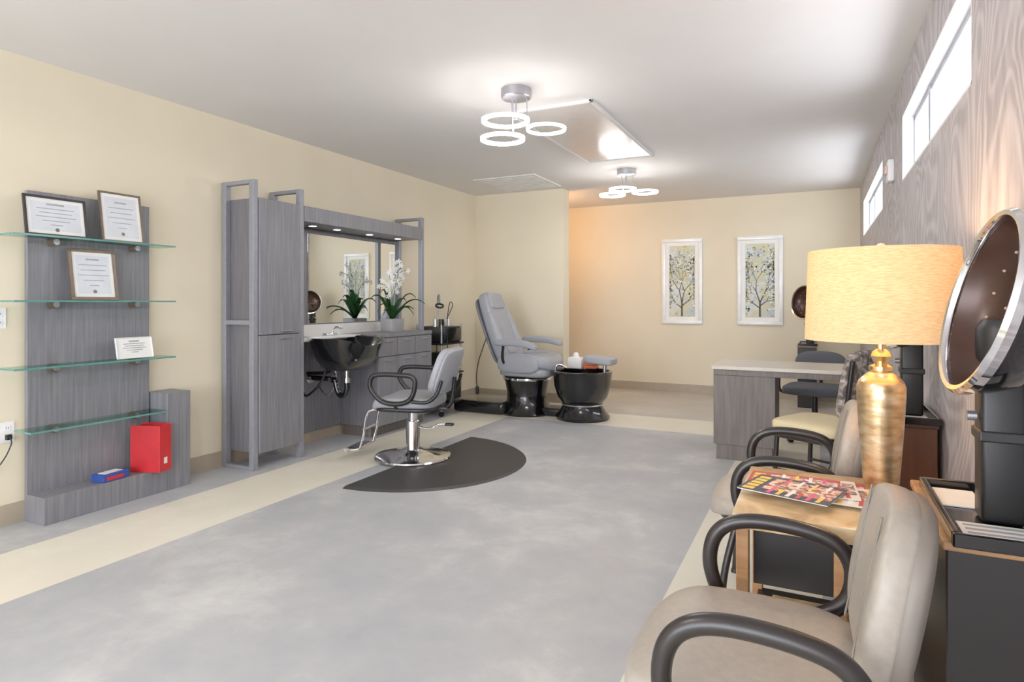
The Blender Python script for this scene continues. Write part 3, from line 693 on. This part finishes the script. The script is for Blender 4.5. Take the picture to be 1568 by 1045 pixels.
for i,(x,y,rz,m) in enumerate(((.10,.06,-.35,1),(.07,.06,.05,2),(.11,.0,-.1,1),(.04,.04,.05,1),(-.01,.03,-.05,2),(-.01,-.05,-.3,0))):
    g=bpy.data.objects.new('magazine_%d'%i,None); COL.objects.link(g); g.parent=e; g.location=(x,y,i*.0046); g.rotation_euler=(0,0,rz+math.pi/2)
    w,h=.1,.132
    box(g,'pages',(-w+.003,-h+.002,0),(w,h-.002,.0034),paper,0); box(g,'cover',(-w,-h,.0034),(w,h,.004),mag_base[m],0)
    box(g,'cover_photo',(-w*.55,-h*.95,.004),(w*.75,h*.55,.0042),mag_m[m],0)
    for k in range(5): box(g,'title_letter_%d'%k,(-w*.85+k*.034,h*.66,.004),(-w*.85+k*.034+.024,h*.92,.0043),mag_y if m!=1 else mag_base[2],0)
    for k in range(6): box(g,'headline_%d'%k,(-w*.92,-h*.8+k*.028,.0042),(-w*.35+.02*(k%2),-h*.8+.012+k*.028,.0044),[paper,mag_y,mag_p,mag_base[2]][(k+i)%4],0)
    for k in range(4): box(g,'caption_%d'%k,(w*.35-.01*(k%2),-h*.7+k*.04,.0042),(w*.92,-h*.7+.01+k*.04,.0044),[mag_p,paper,mag_y,paper][(k+i)%4],0)
# table lamp
e=E('table_lamp',(.186,2.34,.65))
lathe(e,'body',[(0,0),(.046,0),(.05,.008),(.052,.02),(.058,.1),(.065,.2),(.070,.29),(.0705,.325),(.064,.345),(.04,.37),(.02,.38),(0,.38)],gold,64)
lathe(e,'neck',[(.02,.37),(.034,.38),(.034,.392),(.018,.4),(.024,.41),(.03,.425),(.024,.44),(.014,.448),(.014,.47),(.02,.475),(.02,.485),(.008,.49),(.008,.56),(0,.56)],M('polished_brass',(220,190,140),.2,.9,var=.02),40)
lathe(e,'shade',[(.225,.476),(.2145,.768),(.2125,.768),(.223,.476)],shade,72,closed=True)
for i in range(3):
    a=i*2*math.pi/3; cyl(e,'spider_%d'%i,(0,0,.757),(.213*math.cos(a),.213*math.sin(a),.757),.002,steel,n=8)
cyl(e,'harp_rod',(0,0,.56),(0,0,.77),.003,steel,n=10)
lathe(e,'finial',[(0,.765),(.012,.767),(.016,.778),(.01,.79),(0,.793)],M('finial_ivory',(236,222,190),.4,var=.02),24)
lathe(e,'bulb',[(.0,.56),(.014,.565),(.03,.6),(.03,.625),(.015,.65),(0,.655)],M('bulb_glass',(255,240,210),.4,emit=(255,214,150),es=8,var=.01),24)
l=bpy.data.lights.new('lamp_bulb_light','POINT'); l.energy=6; l.color=(1,.64,.35); l.shadow_soft_size=.03
o=bpy.data.objects.new('lamp_bulb_light',l); COL.objects.link(o); o.parent=e; o.location=(0,0,.69)

# guest chair
e=E('upholstered_guest_chair',(.04,4.5,0),math.radians(-28))
pad(e,'seat_cushion',.24,.25,.045,cream_v,(-.02,0,.45),e2=.4)
box(e,'seat_rail',(-.22,-.23,.37),(.2,.23,.41),espresso,.01)
pad(e,'back_pad',.22,.23,.03,pat,(.25,0,.74),(0,math.radians(-80),0),e2=.4,fn=lambda x,y,z:(x,y,z+.5*y*y))
for s,nm in ((-1,'near'),(1,'far')):
    tube(e,'back_post_'+nm,[(.2,s*.2,0),(.21,s*.2,.4),(.25,s*.21,.65),(.28,s*.21,.9)],.015,espresso)
    tube(e,'front_leg_'+nm,[(-.22,s*.22,0),(-.20,s*.21,.39)],.015,espresso,smooth=False)
    cyl(e,'stretcher_'+nm,(-.21,s*.215,.16),(.2,s*.2,.16),.009,espresso)
# task chair behind desk
e=E('office_task_chair',(-.02,6.25,0),math.radians(80))
slate=M('slate_fabric',(84,86,92),.8,var=.05,scale=60)
pad(e,'seat_cushion',.24,.25,.045,slate,(0,0,.46))
pad(e,'back_cushion',.13,.22,.035,slate,(.27,0,.66),(0,math.radians(-82),0),e2=.7)
tube(e,'back_bar',[(.05,0,.41),(.26,0,.42),(.31,0,.55),(.32,0,.66)],.015,black_m)
cyl(e,'gas_lift',(0,0,.1),(0,0,.42),.025,black_m)
for i in range(5):
    a=i*2*math.pi/5; tube(e,'star_leg_%d'%i,[(0,0,.12),(.15*math.cos(a),.15*math.sin(a),.1),(.27*math.cos(a),.27*math.sin(a),.065)],.016,black_m)
    lathe(e,'castor_%d'%i,[(0,-.015),(.027,-.015),(.027,.015),(0,.015)],black_m,20,(.27*math.cos(a),.27*math.sin(a),.028),(-math.sin(a),math.cos(a),0))
for s,nm in ((-1,'near'),(1,'far')):
    tube(e,'arm_post_'+nm,[(.0,s*.2,.41),(.0,s*.3,.44),(.0,s*.3,.64)],.014,black_m); pad(e,'arm_pad_'+nm,.14,.035,.014,black_m,(-.02,s*.3,.655))
e=E('fire_alarm_strobe',(XR,5.04,2.16)); box(e,'housing',(-.04,-.06,-.075),(0,.06,.075),white_t,.008,3); box(e,'lens',(-.055,-.03,-.02),(-.04,.03,.04),M('strobe_lens',(225,180,170),.15,var=.02),.006)
e=E('wall_sconce',(-3.35,7.38,2.05)); box(e,'backplate',(-.05,0,-.08),(.05,.02,.08),steel,.004)
lathe(e,'shade',[(.045,-.1),(.07,.1),(.068,.1),(.043,-.1)],shade,40,(0,.1,0),closed=True); cyl(e,'arm',(0,.02,-.05),(0,.1,-.05),.008,steel)
l=bpy.data.lights.new('sconce_bulb','POINT'); l.energy=13; l.color=(1,.58,.30); l.shadow_soft_size=.03
o=bpy.data.objects.new('sconce_bulb',l); COL.objects.link(o); o.parent=e; o.location=(0,.1,.14)

# ---------------------------------------------------------------- daylight
w=bpy.data.worlds.new('sky'); S.world=w; w.use_nodes=True
bg=w.node_tree.nodes['Background']; bg.inputs[0].default_value=(.92,.95,1,1); bg.inputs[1].default_value=7.5
def portal(name,loc,rot,sx,sy):
    l=bpy.data.lights.new(name,'AREA'); l.shape='RECTANGLE'; l.size=sx; l.size_y=sy; l.cycles.is_portal=True
    o=bpy.data.objects.new(name,l); COL.objects.link(o); o.location=loc; o.rotation_euler=rot
portal('portal_1',(XR+.14,(W1[0]+W1[1])/2,2.205),(0,math.radians(90),0),.41,W1[1]-W1[0])
portal('portal_2',(XR+.14,(W2[0]+W2[1])/2,2.205),(0,math.radians(90),0),.41,W2[1]-W2[0])
portal('portal_3',((x0+x1)/2,YN-.11,(RW[2]+RW[3])/2),(math.radians(90),0,0),RW[1]-RW[0],RW[3]-RW[2])  # sky portal for the added rear window

# ---------------------------------------------------------------- camera
cam=bpy.data.cameras.new('camera'); cam.sensor_width=36; cam.lens=21.81; cam.shift_y=-59.5/1568; cam.clip_start=.02
co=bpy.data.objects.new('camera',cam); COL.objects.link(co); co.location=(0,0,1.25); co.rotation_euler=(math.radians(90),0,math.radians(26.2))
S.camera=co
S.view_settings.view_transform='Standard'
S.view_settings.exposure=.52
S.view_settings.gamma=1.16
